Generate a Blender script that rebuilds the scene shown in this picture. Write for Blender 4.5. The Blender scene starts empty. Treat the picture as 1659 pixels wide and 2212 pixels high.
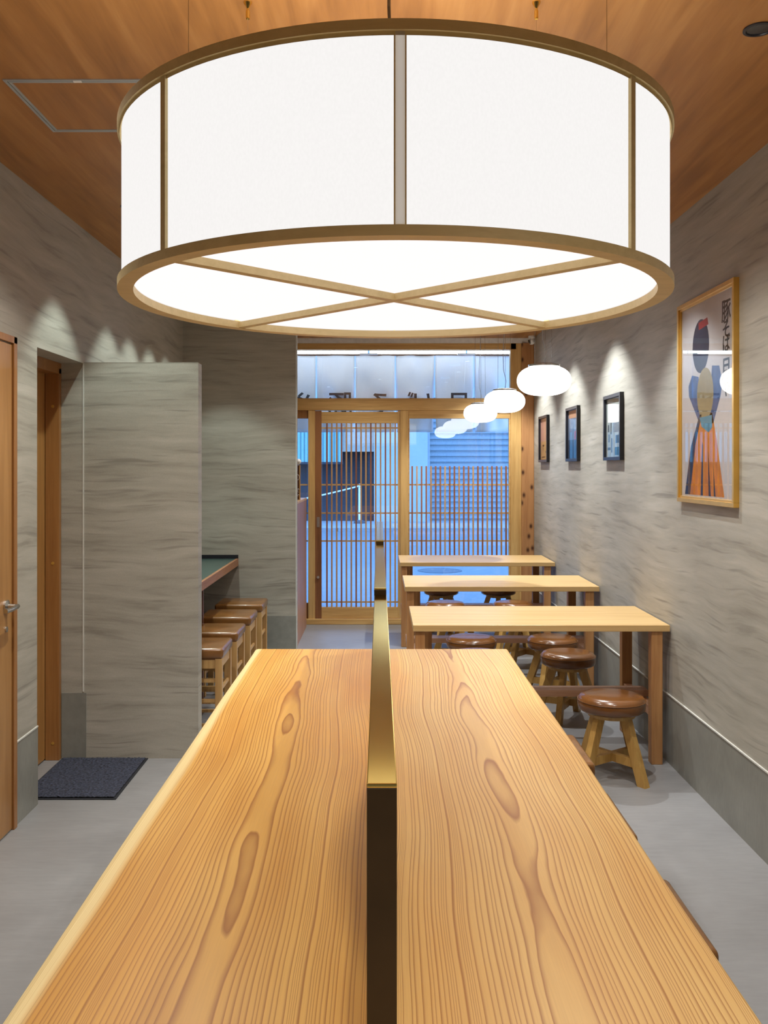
import bpy, bmesh, math, random
from mathutils import Vector, Matrix, noise
random.seed(7)
PI = math.pi
SC = bpy.context.scene
COL = SC.collection

# ---------------------------------------------------------------- camera
cd = bpy.data.cameras.new('camera'); cam = bpy.data.objects.new('camera', cd); COL.objects.link(cam)
cam.location = (0, 0, 1.535); cam.rotation_euler = (PI/2, 0, 0)
cd.sensor_fit = 'VERTICAL'; cd.sensor_height = 36; cd.lens = 36*2010/2212
cd.shift_x = 9.5/2212; cd.shift_y = -98/2212
cd.clip_start = 0.05; cd.clip_end = 200
SC.camera = cam
# ---------------------------------------------------------------- world, exposure
W = bpy.data.worlds.new('dusk_sky'); SC.world = W; W.use_nodes = True
W.node_tree.nodes['Background'].inputs[0].default_value = (0.22, 0.47, 1.0, 1)
W.node_tree.nodes['Background'].inputs[1].default_value = 5.6
SC.view_settings.view_transform = 'Standard'; SC.view_settings.look = 'None'
SC.view_settings.exposure = 0.0; SC.view_settings.gamma = 1.0; SC.view_settings.use_curve_mapping = False
# light levels
E_SHADE, E_BOTTOM, E_TOP, E_GLOBE, E_TUBE = 0.95, 1.15, 4.2, 5.0, 12.0
CEIL = 2.785; XR = 1.50; XL = -1.557; YB = -2.6; YF = 9.10; BBH = 0.352
YW = 4.895      # wing wall face
YBL = 7.38      # wall behind the counter

# ---------------------------------------------------------------- node helpers
class G:
    def __init__(s, name):
        s.m = bpy.data.materials.new(name); s.m.use_nodes = True
        s.t = s.m.node_tree; s.n = s.t.nodes; s.bs = s.n['Principled BSDF']; s.out = s.n['Material Output']
    def link(s, a, b): s.t.links.new(a, b)
    def setin(s, sock, v):
        if hasattr(v, 'is_linked') or isinstance(v, bpy.types.NodeSocket): s.link(v, sock)
        else: sock.default_value = v
    def math(s, op, a, b=None, c=None):
        n = s.n.new('ShaderNodeMath'); n.operation = op
        s.setin(n.inputs[0], a)
        if b is not None: s.setin(n.inputs[1], b)
        if c is not None: s.setin(n.inputs[2], c)
        return n.outputs[0]
    def obj(s): return s.n.new('ShaderNodeTexCoord').outputs['Object']
    def sep(s, v):
        n = s.n.new('ShaderNodeSeparateXYZ'); s.link(v, n.inputs[0]); return n.outputs
    def map(s, v, scale, loc=(0,0,0)):
        n = s.n.new('ShaderNodeMapping'); s.link(v, n.inputs[0]); n.inputs['Scale'].default_value = scale; n.inputs['Location'].default_value = loc
        return n.outputs[0]
    def noise(s, v, scale, detail=3, rough=0.5, dist=0):
        n = s.n.new('ShaderNodeTexNoise'); s.link(v, n.inputs['Vector']); n.inputs['Scale'].default_value = scale
        n.inputs['Detail'].default_value = detail; n.inputs['Roughness'].default_value = rough; n.inputs['Distortion'].default_value = dist
        return n.outputs[0]
    def ramp(s, f, stops, interp='LINEAR'):
        n = s.n.new('ShaderNodeValToRGB'); s.link(f, n.inputs[0]); r = n.color_ramp; r.interpolation = interp
        while len(r.elements) < len(stops): r.elements.new(0.5)
        for e, (p, c) in zip(r.elements, stops):
            e.position = p; e.color = (c[0], c[1], c[2], 1) if not isinstance(c, (int, float)) else (c, c, c, 1)
        return n.outputs[0]
    def mix(s, f, a, b, mode='MIX'):
        n = s.n.new('ShaderNodeMix'); n.data_type = 'RGBA'; n.blend_type = mode
        s.setin(n.inputs[0], f)
        for k, v in ((6, a), (7, b)):
            if isinstance(v, tuple): n.inputs[k].default_value = (v[0], v[1], v[2], 1)
            else: s.link(v, n.inputs[k])
        return n.outputs[2]
    def bump(s, h, strength=0.2, dist=0.01):
        n = s.n.new('ShaderNodeBump'); s.link(h, n.inputs['Height']); n.inputs['Strength'].default_value = strength; n.inputs['Distance'].default_value = dist
        s.link(n.outputs[0], s.bs.inputs['Normal'])
    def fin(s, col=None, rough=0.5, metal=0, coat=0, coatr=0.1, spec=None):
        if col is not None:
            if isinstance(col, tuple): s.bs.inputs['Base Color'].default_value = (*col, 1)
            else: s.link(col, s.bs.inputs['Base Color'])
        s.setin(s.bs.inputs['Roughness'], rough); s.bs.inputs['Metallic'].default_value = metal
        s.bs.inputs['Coat Weight'].default_value = coat; s.bs.inputs['Coat Roughness'].default_value = coatr
        if spec is not None: s.bs.inputs['Specular IOR Level'].default_value = spec
        return s.m

def plain(name, col, rough=0.5, metal=0, var=0.08, scale=25, coat=0, bump=0, spec=None):
    g = G(name); n = g.noise(g.obj(), scale, 3)
    c = g.ramp(n, [(0.3, tuple(x*(1-var) for x in col)), (0.7, tuple(min(1, x*(1+var)) for x in col))])
    if bump: g.bump(n, bump, 0.002)
    if metal == 1.0: g.bs.inputs['Specular Tint'].default_value = (*[0.45+0.55*q for q in col], 1)
    return g.fin(c, rough, metal, coat, spec=spec)

def wood(name, c0, c1, axis='z', rough=0.45, fine=90, coat=0, coatr=0.15, knots=False):
    g = G(name); o = g.obj()
    k = {'x': (0.05, 1, 1), 'y': (1, 0.05, 1), 'z': (1, 1, 0.05)}[axis]
    v = g.map(o, k)
    a = g.noise(v, fine, 4, 0.6, 0.4); b = g.noise(v, 14, 3, 0.5, 1.2)
    f = g.math('MULTIPLY_ADD', a, 0.45, g.math('MULTIPLY', b, 0.6))
    c = g.ramp(f, [(0.36, c1), (0.5, tuple((p+q)/2 for p, q in zip(c0, c1))), (0.62, c0)])
    if knots:
        vo = g.n.new('ShaderNodeTexVoronoi'); vo.voronoi_dimensions = '2D'; rot = g.n.new('ShaderNodeCombineXYZ'); sx, sy, sz = g.sep(o); g.link(g.math('MULTIPLY_ADD', sx, 1.0, 0.037), rot.inputs[0]); g.link(g.math('MULTIPLY', sz, 0.6), rot.inputs[1]); g.link(rot.outputs[0], vo.inputs['Vector']); vo.inputs['Scale'].default_value = 8
        kf = g.ramp(vo.outputs[0], [(0.05, 0.0), (0.13, 0.7), (0.2, 1.0)])
        c = g.mix(kf, (0.07, 0.022, 0.008), c)
    g.bump(f, 0.08, 0.002)
    return g.fin(c, rough, coat=coat, coatr=coatr)

def slab_mat(name, x0, d, seed, sap, ca=(0.76, 0.44, 0.11), cb=(0.64, 0.32, 0.06)):
    """flat-sawn cedar plank: growth rings around a wandering pith below the face"""
    g = G(name); o = g.obj(); x, y, z = g.sep(o)
    nlow = g.math('SUBTRACT', g.noise(g.map(o, (0.15, 0.55, 0.5), (seed, 0, seed)), 1.6, 1, 0.5), 0.5)
    nmid = g.math('SUBTRACT', g.noise(g.map(o, (1.5, 0.34, 1), (seed*2, 3, 0)), 2.2, 2, 0.5), 0.5)
    nfin = g.math('SUBTRACT', g.noise(g.map(o, (7, 1.3, 1), (seed, 5, 0)), 3.0, 2, 0.5), 0.5)
    xx = g.math('ADD', g.math('SUBTRACT', x, x0), g.math('MULTIPLY', nlow, 0.09))
    dd = g.math('ADD', g.math('MULTIPLY', nmid, 0.055), g.math('ADD', g.math('MULTIPLY', y, 0.004), d))
    r = g.math('SQRT', g.math('ADD', g.math('MULTIPLY', xx, xx), g.math('MULTIPLY', dd, dd)))
    r = g.math('ADD', r, g.math('MULTIPLY', nfin, 0.0042))
    rn = g.noise(g.map(o, (0, 0, 0), (seed, 0, 0)), 1)
    rr = g.math('MULTIPLY', r, 185.0)
    # uneven ring widths
    wob = g.n.new('ShaderNodeTexNoise'); wob.noise_dimensions = '1D'; g.link(g.math('MULTIPLY', r, 22.0), wob.inputs['W']); wob.inputs['Scale'].default_value = 1.0
    rr = g.math('ADD', rr, g.math('MULTIPLY', wob.outputs[0], 9.0))
    fr = g.math('FRACT', rr)
    ring = g.ramp(fr, [(0.0, 0.0), (0.55, 0.08), (0.80, 0.6), (0.92, 1.0), (1.0, 0.05)])
    broad = g.noise(g.map(o, (3, 0.5, 1), (seed, 1, 2)), 2.2, 3)
    early = g.mix(g.ramp(broad, [(0.35, 0.0), (0.65, 1.0)]), ca, cb)
    late = (0.32, 0.11, 0.014)
    fibre = g.noise(g.map(o, (1, 0.02, 1)), 420, 2)
    c = g.mix(g.math('MULTIPLY', ring, 0.92), early, late)
    c = g.mix(g.ramp(fibre, [(0.3, 0.16), (0.7, 0.0)]), c, (0.4, 0.2, 0.07))
    if sap:
        sx = g.math('ADD', x, g.math('MULTIPLY', nlow, 0.02))
        sf = g.ramp(g.math('MULTIPLY_ADD', sx, -30.0, -14.1), [(0.3, 0.0), (0.75, 1.0)])
        sc = g.mix(g.math('MULTIPLY', ring, 0.5), (0.84, 0.66, 0.33), (0.6, 0.38, 0.13))
        c = g.mix(sf, c, sc)
    g.bump(ring, 0.05, 0.001)
    return g.fin(c, 0.34, spec=0.55)

def wall_mat(name, tint=(1, 1, 1)):
    g = G(name); o = g.obj()
    wob = g.noise(g.map(o, (1, 0.8, 1)), 1.5, 2)
    xyz = g.sep(o)
    zc = g.math('ADD', xyz[2], g.math('MULTIPLY', wob, 0.13))
    cb = g.n.new('ShaderNodeCombineXYZ'); g.link(xyz[0], cb.inputs[0]); g.link(xyz[1], cb.inputs[1]); g.link(zc, cb.inputs[2])
    v = cb.outputs[0]
    a = g.noise(g.map(v, (1.1, 0.9, 11)), 1.4, 4, 0.6, 0.15)
    b = g.noise(g.map(v, (1.8, 1.3, 17), (3, 1, 2)), 1.4, 4, 0.62, 0.3)
    st = g.noise(g.map(v, (2.0, 1.5, 34), (7, 4, 9)), 1.2, 2, 0.5, 0.2)
    gr = g.noise(o, 260, 2)
    f = g.math('ADD', g.math('MULTIPLY', a, 0.5), g.math('MULTIPLY', b, 0.5))
    c = g.ramp(f, [(0.34, (0.275, 0.255, 0.213)), (0.44, (0.37, 0.348, 0.297)), (0.56, (0.43, 0.405, 0.35)), (0.68, (0.49, 0.46, 0.405))])
    c = g.mix(g.ramp(st, [(0.60, 0.0), (0.74, 0.7)]), c, (0.21, 0.195, 0.165))
    c = g.mix(g.ramp(gr, [(0.35, 0.16), (0.65, 0.0)]), c, (0.2, 0.19, 0.16))
    g.bump(gr, 0.12, 0.002)
    return g.fin(c, 0.6)

def ceil_mat():
    g = G('ceiling_plywood'); o = g.obj()
    v = g.map(o, (1, 0.07, 1))
    a = g.noise(v, 22, 4, 0.6, 0.5); b = g.noise(g.map(o, (1, 0.12, 1), (2, 0, 0)), 5, 3, 0.5, 1.5)
    f = g.math('ADD', g.math('MULTIPLY', a, 0.5), g.math('MULTIPLY', b, 0.5))
    c = g.ramp(f, [(0.36, (0.30, 0.125, 0.030)), (0.5, (0.40, 0.175, 0.045)), (0.64, (0.49, 0.235, 0.070))])
    return g.fin(c, 0.42)

def floor_mat(name, base, scale=1.0, rough=0.5, var=0.16):
    g = G(name); o = g.obj()
    a = g.noise(o, 2.2*scale, 5, 0.6, 0.3); b = g.noise(g.map(o, (1, 5, 1)), 9*scale, 4, 0.6)
    f = g.math('ADD', g.math('MULTIPLY', a, 0.6), g.math('MULTIPLY', b, 0.4))
    c = g.ramp(f, [(0.35, tuple(x*(1-var) for x in base)), (0.65, tuple(x*(1+var) for x in base))])
    return g.fin(c, rough)

def emit(name, col, s, tex=0.0):
    g = G(name); e = g.n.new('ShaderNodeEmission'); e.inputs[1].default_value = s
    if tex:
        n = g.noise(g.map(g.obj(), (1, 1, 0.6)), 240, 3)
        g.link(g.ramp(n, [(0.35, tuple(x*(1-tex) for x in col)), (0.65, col)]), e.inputs[0])
    else: e.inputs[0].default_value = (*col, 1)
    g.link(e.outputs[0], g.out.inputs[0]); return g.m

def glass_mat(name, tint=(0.93, 0.97, 1.0), ior=1.5, boost=1.0):
    g = G(name); tr = g.n.new('ShaderNodeBsdfTransparent'); tr.inputs[0].default_value = (*tint, 1)
    gl = g.n.new('ShaderNodeBsdfGlossy'); gl.inputs['Roughness'].default_value = 0.0
    fr = g.n.new('ShaderNodeFresnel'); fr.inputs[0].default_value = ior
    mx = g.n.new('ShaderNodeMixShader'); g.link(g.math('MULTIPLY', fr.outputs[0], boost), mx.inputs[0]); g.link(tr.outputs[0], mx.inputs[1]); g.link(gl.outputs[0], mx.inputs[2])
    g.link(mx.outputs[0], g.out.inputs[0]); return g.m

def strut_shadow_mat():  # inner strut's shadow through the paper, painted as a grey translucent strip
    g = G('inner_strut_shadow'); t = g.n.new('ShaderNodeBsdfTranslucent'); t.inputs[0].default_value = (0.42, 0.40, 0.37, 1)
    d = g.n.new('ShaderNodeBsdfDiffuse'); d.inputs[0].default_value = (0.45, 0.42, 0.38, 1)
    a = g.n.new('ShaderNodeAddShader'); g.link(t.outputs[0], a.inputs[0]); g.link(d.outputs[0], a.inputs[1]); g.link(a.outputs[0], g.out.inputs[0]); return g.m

M = dict(
    slab_l=slab_mat('cedar_slab_left', -0.27, 0.10, 2.3, True), slab_r=slab_mat('cedar_slab_right', 0.285, 0.105, 7.1, False, (0.76, 0.50, 0.18), (0.68, 0.39, 0.115)),
    brass=plain('polished_brass', (0.86, 0.66, 0.22), 0.13, 1.0, 0.03, 6),
    brass_dark_refl=plain('brass_dark_reflection', (0.06, 0.035, 0.014), 0.35, 0.3, 0.1),  # brass end faces, reflection of the dark room put into the colour
    wall=wall_mat('streaked_stone_paper'), base=floor_mat('grey_stone_skirting', (0.235, 0.235, 0.21), 2, 0.45),
    ceil=ceil_mat(), floor=floor_mat('grey_vinyl_floor', (0.235, 0.232, 0.235), 1.0, 0.42, 0.12),
    white=plain('white_paint', (0.75, 0.75, 0.73), 0.5), edge=plain('pale_corner_bead', (0.62, 0.62, 0.58), 0.4),
    hin_x=wood('cypress_x', (0.70, 0.45, 0.17), (0.52, 0.29, 0.09), 'x'), hin_z=wood('cypress_z', (0.70, 0.45, 0.17), (0.52, 0.29, 0.09), 'z'),
    dark_z=wood('cedar_heart_z', (0.33, 0.14, 0.05), (0.17, 0.06, 0.02), 'z'),
    knot_z=wood('knotty_cedar_z', (0.50, 0.25, 0.10), (0.36, 0.155, 0.055), 'z', knots=True),
    slat=wood('slat_wood', (0.60, 0.36, 0.17), (0.45, 0.23, 0.09), 'z'), slat_d=wood('red_slat_wood', (0.38, 0.155, 0.08), (0.24, 0.09, 0.04), 'z'),
    lampwood=wood('pale_lamp_wood', (0.78, 0.62, 0.32), (0.68, 0.53, 0.25), 'x', 0.5, 120),
    ttop=wood('table_top_wood', (0.64, 0.43, 0.19), (0.52, 0.32, 0.12), 'x', 0.38, 60), tleg=wood('table_leg_wood', (0.50, 0.26, 0.10), (0.36, 0.16, 0.055), 'z'),
    plank=wood('footrest_plank', (0.54, 0.31, 0.19), (0.40, 0.20, 0.11), 'x'),
    sleg=wood('stool_leg_wood', (0.50, 0.30, 0.085), (0.36, 0.19, 0.045), 'z'), sqleg=wood('square_stool_wood', (0.56, 0.34, 0.13), (0.40, 0.21, 0.07), 'z'),
    leather=plain('brown_leather', (0.15, 0.056, 0.013), 0.24, 0, 0.25, 9, coat=0.3, bump=0.15),
    leather2=plain('tan_leather', (0.20, 0.085, 0.022), 0.27, 0, 0.2, 9, coat=0.3, bump=0.15),
    black=plain('black_frame', (0.012, 0.013, 0.02), 0.35), gold=plain('gold_frame', (0.70, 0.42, 0.09), 0.3, 0.55, 0.08, 12),
    chrome=plain('brushed_steel', (0.6, 0.6, 0.58), 0.25, 1.0, 0.03), alu=plain('aluminium', (0.50, 0.54, 0.57), 0.35, 0.5, 0.04),
    door_z=wood('door_veneer', (0.42, 0.215, 0.07), (0.32, 0.15, 0.042), 'z', 0.35), frame_z=wood('door_frame_wood', (0.36, 0.165, 0.05), (0.27, 0.11, 0.03), 'z', 0.35),
    counter=plain('dark_green_laminate', (0.055, 0.095, 0.085), 0.3), cedge=wood('counter_edge', (0.42, 0.20, 0.10), (0.30, 0.13, 0.06), 'y'),
    dkpanel=wood('dark_panel', (0.13, 0.05, 0.022), (0.08, 0.03, 0.014), 'z'),
    cab=wood('cabinet_wood', (0.42, 0.22, 0.14), (0.32, 0.15, 0.09), 'z'),
    shade=emit('paper_shade_glow', (1.0, 0.975, 0.955), E_SHADE, 0.025), shadeb=emit('paper_base_glow', (1.0, 0.90, 0.87), E_BOTTOM, 0.02), shadet=emit('open_lamp_top', (1.0, 0.93, 0.82), E_TOP),
    globe=emit('opal_globe_glow', (1.0, 0.97, 0.93), E_GLOBE), tube=emit('tube_glow', (0.92, 0.97, 1.0), E_TUBE), strut_shadow=strut_shadow_mat(),
    glass=glass_mat('window_glass', boost=2.2), pglass=glass_mat('picture_glass', (0.97, 0.97, 0.97), boost=0.3),
    noren=plain('white_linen', (0.80, 0.80, 0.82), 0.8, 0, 0.04, 180, bump=0.1), ink=plain('black_ink', (0.02, 0.02, 0.025), 0.6),
    mat=plain('dark_mat_pile', (0.030, 0.034, 0.055), 0.95, 0, 0.85, 90, bump=1.0), matedge=plain('mat_rubber', (0.012, 0.013, 0.018), 0.7),
    asphalt=floor_mat('asphalt', (0.17, 0.19, 0.20), 3, 0.8, 0.12), pave=floor_mat('pavement', (0.33, 0.34, 0.34), 3, 0.8), kerb=plain('kerb_stone', (0.27, 0.28, 0.28), 0.8),
    fac=floor_mat('render_wall', (0.42, 0.44, 0.44), 1, 0.8, 0.06), facd=plain('shop_dark', (0.012, 0.018, 0.025), 0.6), beige=plain('beige_panel', (0.42, 0.35, 0.27), 0.7), shut=plain('shutter_grey', (0.27, 0.30, 0.31), 0.5),
    teal=plain('teal_cladding', (0.22, 0.42, 0.40), 0.5), iron=plain('cast_iron', (0.09, 0.10, 0.11), 0.6), plastic=plain('white_plastic', (0.8, 0.8, 0.8), 0.4), cord=plain('black_cord', (0.01, 0.01, 0.01), 0.5),
    paper=plain('poster_paper', (0.72, 0.68, 0.68), 0.7, 0, 0.03), blue=plain('blue_ink', (0.09, 0.15, 0.33), 0.6, 0, 0.35, 20), orange=plain('orange_ink', (0.80, 0.27, 0.01), 0.6, 0, 0.2, 14), tan=plain('tan_ink', (0.40, 0.32, 0.17), 0.6, 0, 0.08), red=plain('red_ink', (0.45, 0.04, 0.04), 0.6), navy=plain('navy_ink', (0.035, 0.045, 0.09), 0.6), cyan=plain('cyan_ink', (0.10, 0.32, 0.45), 0.6),
    news=plain('newsprint', (0.55, 0.60, 0.58), 0.7), pink=plain('pink_paper', (0.52, 0.27, 0.20), 0.7), ochre=plain('ochre_paper', (0.50, 0.28, 0.10), 0.7), slate=plain('slate_print_reflection', (0.16, 0.20, 0.29), 0.7), gtext=plain('print_grey', (0.10, 0.12, 0.13), 0.7),
    lens=plain('dark_lens', (0.01, 0.012, 0.02), 0.1, coat=1.0), spotglow=emit('downlight_glow', (1.0, 0.97, 0.92), 6.0),
)

# ---------------------------------------------------------------- mesh helpers
def bx(bm, x0, x1, y0, y1, z0, z1, bev=0.0, seg=2):
    r = bmesh.ops.create_cube(bm, size=1)
    vs = r['verts']
    for v in vs:
        v.co = Vector(((x0+x1)/2+v.co.x*(x1-x0), (y0+y1)/2+v.co.y*(y1-y0), (z0+z1)/2+v.co.z*(z1-z0)))
    if bev:
        es = list({e for v in vs for e in v.link_edges})
        bmesh.ops.bevel(bm, geom=es, offset=bev, segments=seg, profile=0.5, affect='EDGES')
    return bm
def B(*a, **k): return bx(bmesh.new(), *a, **k)
def boxes(lst, bev=0.0):
    bm = bmesh.new()
    for a in lst: bx(bm, *a, bev=bev)
    return bm
def lathe(bm, prof, c=(0, 0, 0), n=48, cap=True):
    rings = []
    for r, z in prof:
        rings.append([bm.verts.new((c[0]+r*math.cos(2*PI*i/n), c[1]+r*math.sin(2*PI*i/n), c[2]+z)) for i in range(n)])
    for a, b in zip(rings, rings[1:]):
        for i in range(n):
            j = (i+1) % n; bm.faces.new((a[i], a[j], b[j], b[i]))
    if cap:
        bm.faces.new(list(reversed(rings[0]))); bm.faces.new(rings[-1])
    return bm
def Lt(prof, c=(0,0,0), n=48, cap=True): return lathe(bmesh.new(), prof, c, n, cap)
def tube(bm, pts, r, n=8):
    pts = [Vector(p) for p in pts]; rings = []
    for i, p in enumerate(pts):
        d = (pts[min(i+1, len(pts)-1)]-pts[max(i-1, 0)]).normalized()
        up = Vector((0, 0, 1)) if abs(d.z) < 0.9 else Vector((1, 0, 0))
        a = d.cross(up).normalized(); b = d.cross(a)
        rings.append([bm.verts.new(p+a*r*math.cos(2*PI*k/n)+b*r*math.sin(2*PI*k/n)) for k in range(n)])
    for p, q in zip(rings, rings[1:]):
        for k in range(n):
            j = (k+1) % n; bm.faces.new((p[k], p[j], q[j], q[k]))
    bm.faces.new(list(reversed(rings[0]))); bm.faces.new(rings[-1])
    return bm
def T(pts, r, n=8): return tube(bmesh.new(), pts, r, n)
def bar(bm, p, q, w, h, up=(0, 0, 1), w2=None, h2=None):
    """bar from p to q, w across, h along the up side, may taper"""
    p, q = Vector(p), Vector(q); d = (q-p).normalized(); u = Vector(up); a = d.cross(u).normalized(); b = a.cross(d).normalized()
    w2 = w if w2 is None else w2; h2 = h if h2 is None else h2
    A = [bm.verts.new(p+a*sx*w/2+b*sy*h/2) for sx, sy in ((-1,-1),(1,-1),(1,1),(-1,1))]
    C_ = [bm.verts.new(q+a*sx*w2/2+b*sy*h2/2) for sx, sy in ((-1,-1),(1,-1),(1,1),(-1,1))]
    for i in range(4):
        j = (i+1) % 4; bm.faces.new((A[i], A[j], C_[j], C_[i]))
    bm.faces.new(list(reversed(A))); bm.faces.new(C_)
    return bm
def poly(pts, axis_fn, d0, d1):
    """outline in two coordinates extruded between depths d0 and d1"""
    bm = bmesh.new()
    a = [bm.verts.new(axis_fn(u, v, d0)) for u, v in pts]; b = [bm.verts.new(axis_fn(u, v, d1)) for u, v in pts]
    n = len(pts)
    for i in range(n):
        j = (i+1) % n; bm.faces.new((a[i], a[j], b[j], b[i]))
    bm.faces.new(list(reversed(a))); bm.faces.new(b)
    return bm
def wloc(o):
    v = Vector((0, 0, 0))
    while o: v += Vector(o.location); o = o.parent
    return v
def part(name, bm, mat, parent=None, smooth=False, loc=None):
    """bm is in world coordinates; the mesh is stored relative to its parent"""
    if parent is not None: bmesh.ops.translate(bm, verts=bm.verts, vec=-wloc(parent))
    elif loc: bmesh.ops.translate(bm, verts=bm.verts, vec=-Vector(loc))
    bmesh.ops.recalc_face_normals(bm, faces=bm.faces)
    me = bpy.data.meshes.new(name); bm.to_mesh(me); bm.free()
    me.materials.append(M[mat] if isinstance(mat, str) else mat)
    if smooth:
        for p in me.polygons: p.use_smooth = True
        if smooth != 'all':
            try: me.set_sharp_from_angle(angle=math.radians(40))
            except Exception: pass
    o = bpy.data.objects.new(name, me); COL.objects.link(o)
    if parent is not None: o.parent = parent
    elif loc: o.location = loc
    return o
def struct(name, bm, mat, parent=None, **k):
    o = part(name, bm, mat, parent, **k)
    if parent is None: o['kind'] = 'structure'
    return o
def tag(o, label, cat, group=None):
    o['label'] = label; o['category'] = cat
    if group: o['group'] = group
    return o
def thing(name, loc, label=None, cat=None, group=None, kind=None):
    o = bpy.data.objects.new(name, None); COL.objects.link(o); o.location = loc; o.empty_display_size = 0.1
    if label: tag(o, label, cat, group)
    if kind: o['kind'] = kind
    return o
def copy_tree(o, parent=None):
    c = o.copy(); COL.objects.link(c)
    if parent: c.parent = parent
    for ch in list(o.children): copy_tree(ch, c)
    return c
def text_mesh(s, size):
    cu = bpy.data.curves.new('lettering', 'FONT'); cu.body = s; cu.size = size; cu.extrude = 0.0006; cu.offset = size*0.012
    cu.align_x = 'CENTER'; cu.align_y = 'CENTER'; cu.resolution_u = 4
    o = bpy.data.objects.new('lettering', cu); COL.objects.link(o)
    dg = bpy.context.evaluated_depsgraph_get(); me = bpy.data.meshes.new_from_object(o.evaluated_get(dg))
    bpy.data.objects.remove(o); bpy.data.curves.remove(cu)
    bm = bmesh.new(); bm.from_mesh(me); bpy.data.meshes.remove(me); return bm
def xf(bm, rot=None, loc=None, scale=None):
    if scale: bmesh.ops.scale(bm, verts=bm.verts, vec=scale)
    if rot: bmesh.ops.rotate(bm, verts=bm.verts, matrix=rot.to_3x3() if hasattr(rot, 'to_3x3') else rot, cent=(0, 0, 0))
    if loc: bmesh.ops.translate(bm, verts=bm.verts, vec=loc)
    return bm

# ================================================================ THE ROOM
struct('floor', B(-1.90, XR+0.12, YB, YF+0.1, -0.1, 0), 'floor')
struct('ceiling', B(-1.90, XR+0.12, YB-0.12, YF+0.12, CEIL, CEIL+0.1), 'ceil')
struct('wall_right', B(XR, XR+0.12, YB, YF, 0, CEIL), 'wall')
struct('wall_behind', B(-1.90, XR+0.12, YB-0.12, YB, 0, CEIL), 'wall')
RN0, RN1, RH = 4.23, YW, 2.078      # recess of the sliding door in the left wall
struct('wall_left', boxes([(XL-0.34, XL, YB, RN0, 0, CEIL), (XL-0.34, XL, RN1, YF, 0, CEIL), (XL-0.34, XL, RN0, RN1, RH, CEIL),
                           (XL-0.34, XL-0.24, RN0, RN1, 0, RH)]), 'wall')
w = struct('wall_wing', B(XL, -0.955, YW, YW+0.10, 0, 2.082), 'wall')
struct('wall_counter_end', B(XL, -0.662, YBL, YBL+0.12, 0, CEIL), 'wall')
struct('wall_front', B(XL, XR, YF-0.05, YF+0.07, 2.735, CEIL), 'white')
# corner beads
struct('trim_1', boxes([(-0.957, -0.9535, YW-0.001, YW+0.004, 0, 2.0835), (XL, -0.957, YW-0.001, YW+0.004, 2.0815, 2.0835)]), 'wall')
struct('trim_2', B(XL-0.004, XL+0.003, YW-0.004, YW+0.001, BBH, RH), 'edge')
struct('trim_3', B(-0.666, -0.658, YBL-0.003, YBL+0.003, 0, CEIL), 'edge')
# skirtings
struct('baseboard_right', boxes([(XR-0.004, XR, YB, YF-0.1, 0, BBH)]), 'base')
struct('trim_4', boxes([(XR-0.007, XR, YB, YF-0.1, BBH, BBH+0.006)]), 'edge')
struct('baseboard_left', boxes([(XL, XL+0.004, 3.965, RN0, 0, BBH), (XL, XL+0.004, YB, 3.0, 0, BBH), (XL, XL+0.004, YW+0.1, YBL, 0, BBH)]), 'base')
struct('trim_5', boxes([(XL, XL+0.006, 3.965, RN0, BBH, BBH+0.006)]), 'edge')
struct('baseboard_reveal', B(XL-0.115, XL+0.014, YW-0.005, YW-0.0005, 0, 0.345), 'base')
struct('baseboard_counter_end', B(XL, -0.662, YBL-0.005, YBL, 0, BBH), 'base')

# door_1: flush door with lever handle, near the camera
d1 = thing('door_1', (XL, 3.5, 0), kind='structure')
part('door_frame', boxes([(XL-0.02, XL+0.014, 3.93, 3.965, 0, 2.085), (XL-0.02, XL+0.014, 3.02, 3.965, 2.055, 2.085), (XL-0.02, XL+0.014, 3.02, 3.055, 0, 2.085)], 0.002), 'frame_z', d1)
part('door_leaf', B(XL-0.02, XL+0.006, 3.055, 3.925, 0.008, 2.05, bev=0.002), 'door_z', d1)
h = part('handle', Lt([(0.026, 0), (0.026, 0.008), (0.011, 0.010), (0.010, 0.05)], n=24), 'chrome', None, True)
def mk_lever(parent, y, z):
    bm = Lt([(0.027, 0), (0.027, 0.008), (0.011, 0.012), (0.010, 0.052)], n=24)
    xf(bm, Matrix.Rotation(PI/2, 4, 'Y'), (XL+0.006, y, z))
    r = part('handle', bm, 'chrome', parent, True)
    tube_bm = T([(XL+0.052, y+0.01, z), (XL+0.058, y-0.03, z), (XL+0.058, y-0.075, z-0.002), (XL+0.052, y-0.115, z-0.003)], 0.0095, 12)
    part('lever', tube_bm, 'chrome', r, True)
bpy.data.objects.remove(h)
mk_lever(d1, 3.86, 0.955)
part('keyhole', xf(Lt([(0.012, 0), (0.012, 0.006)], n=16), Matrix.Rotation(PI/2, 4, 'Y'), (XL+0.006, 3.86, 0.86)), 'chrome', d1)

# door_2: sliding door inside the recess
d2 = thing('door_2', (XL-0.2, 4.55, 0), kind='structure')
part('door_frame', boxes([(XL-0.19, XL-0.117, RN1-0.035, RN1-0.001, 0, 2.05), (XL-0.19, XL-0.117, RN0, RN1-0.001, 2.02, RH)], 0.002), 'frame_z', d2)
part('door_leaf', B(XL-0.225, XL-0.192, RN0+0.01, RN1-0.005, 0.006, 2.03, bev=0.002), 'door_z', d2)
for z in (1.03, 0.09, 1.85):
    part('screw_cap', xf(Lt([(0.008, 0), (0.008, 0.002)], n=12), Matrix.Rotation(PI/2, 4, 'X'), (XL-0.15, RN1-0.035, z)), 'gold', d2)

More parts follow.
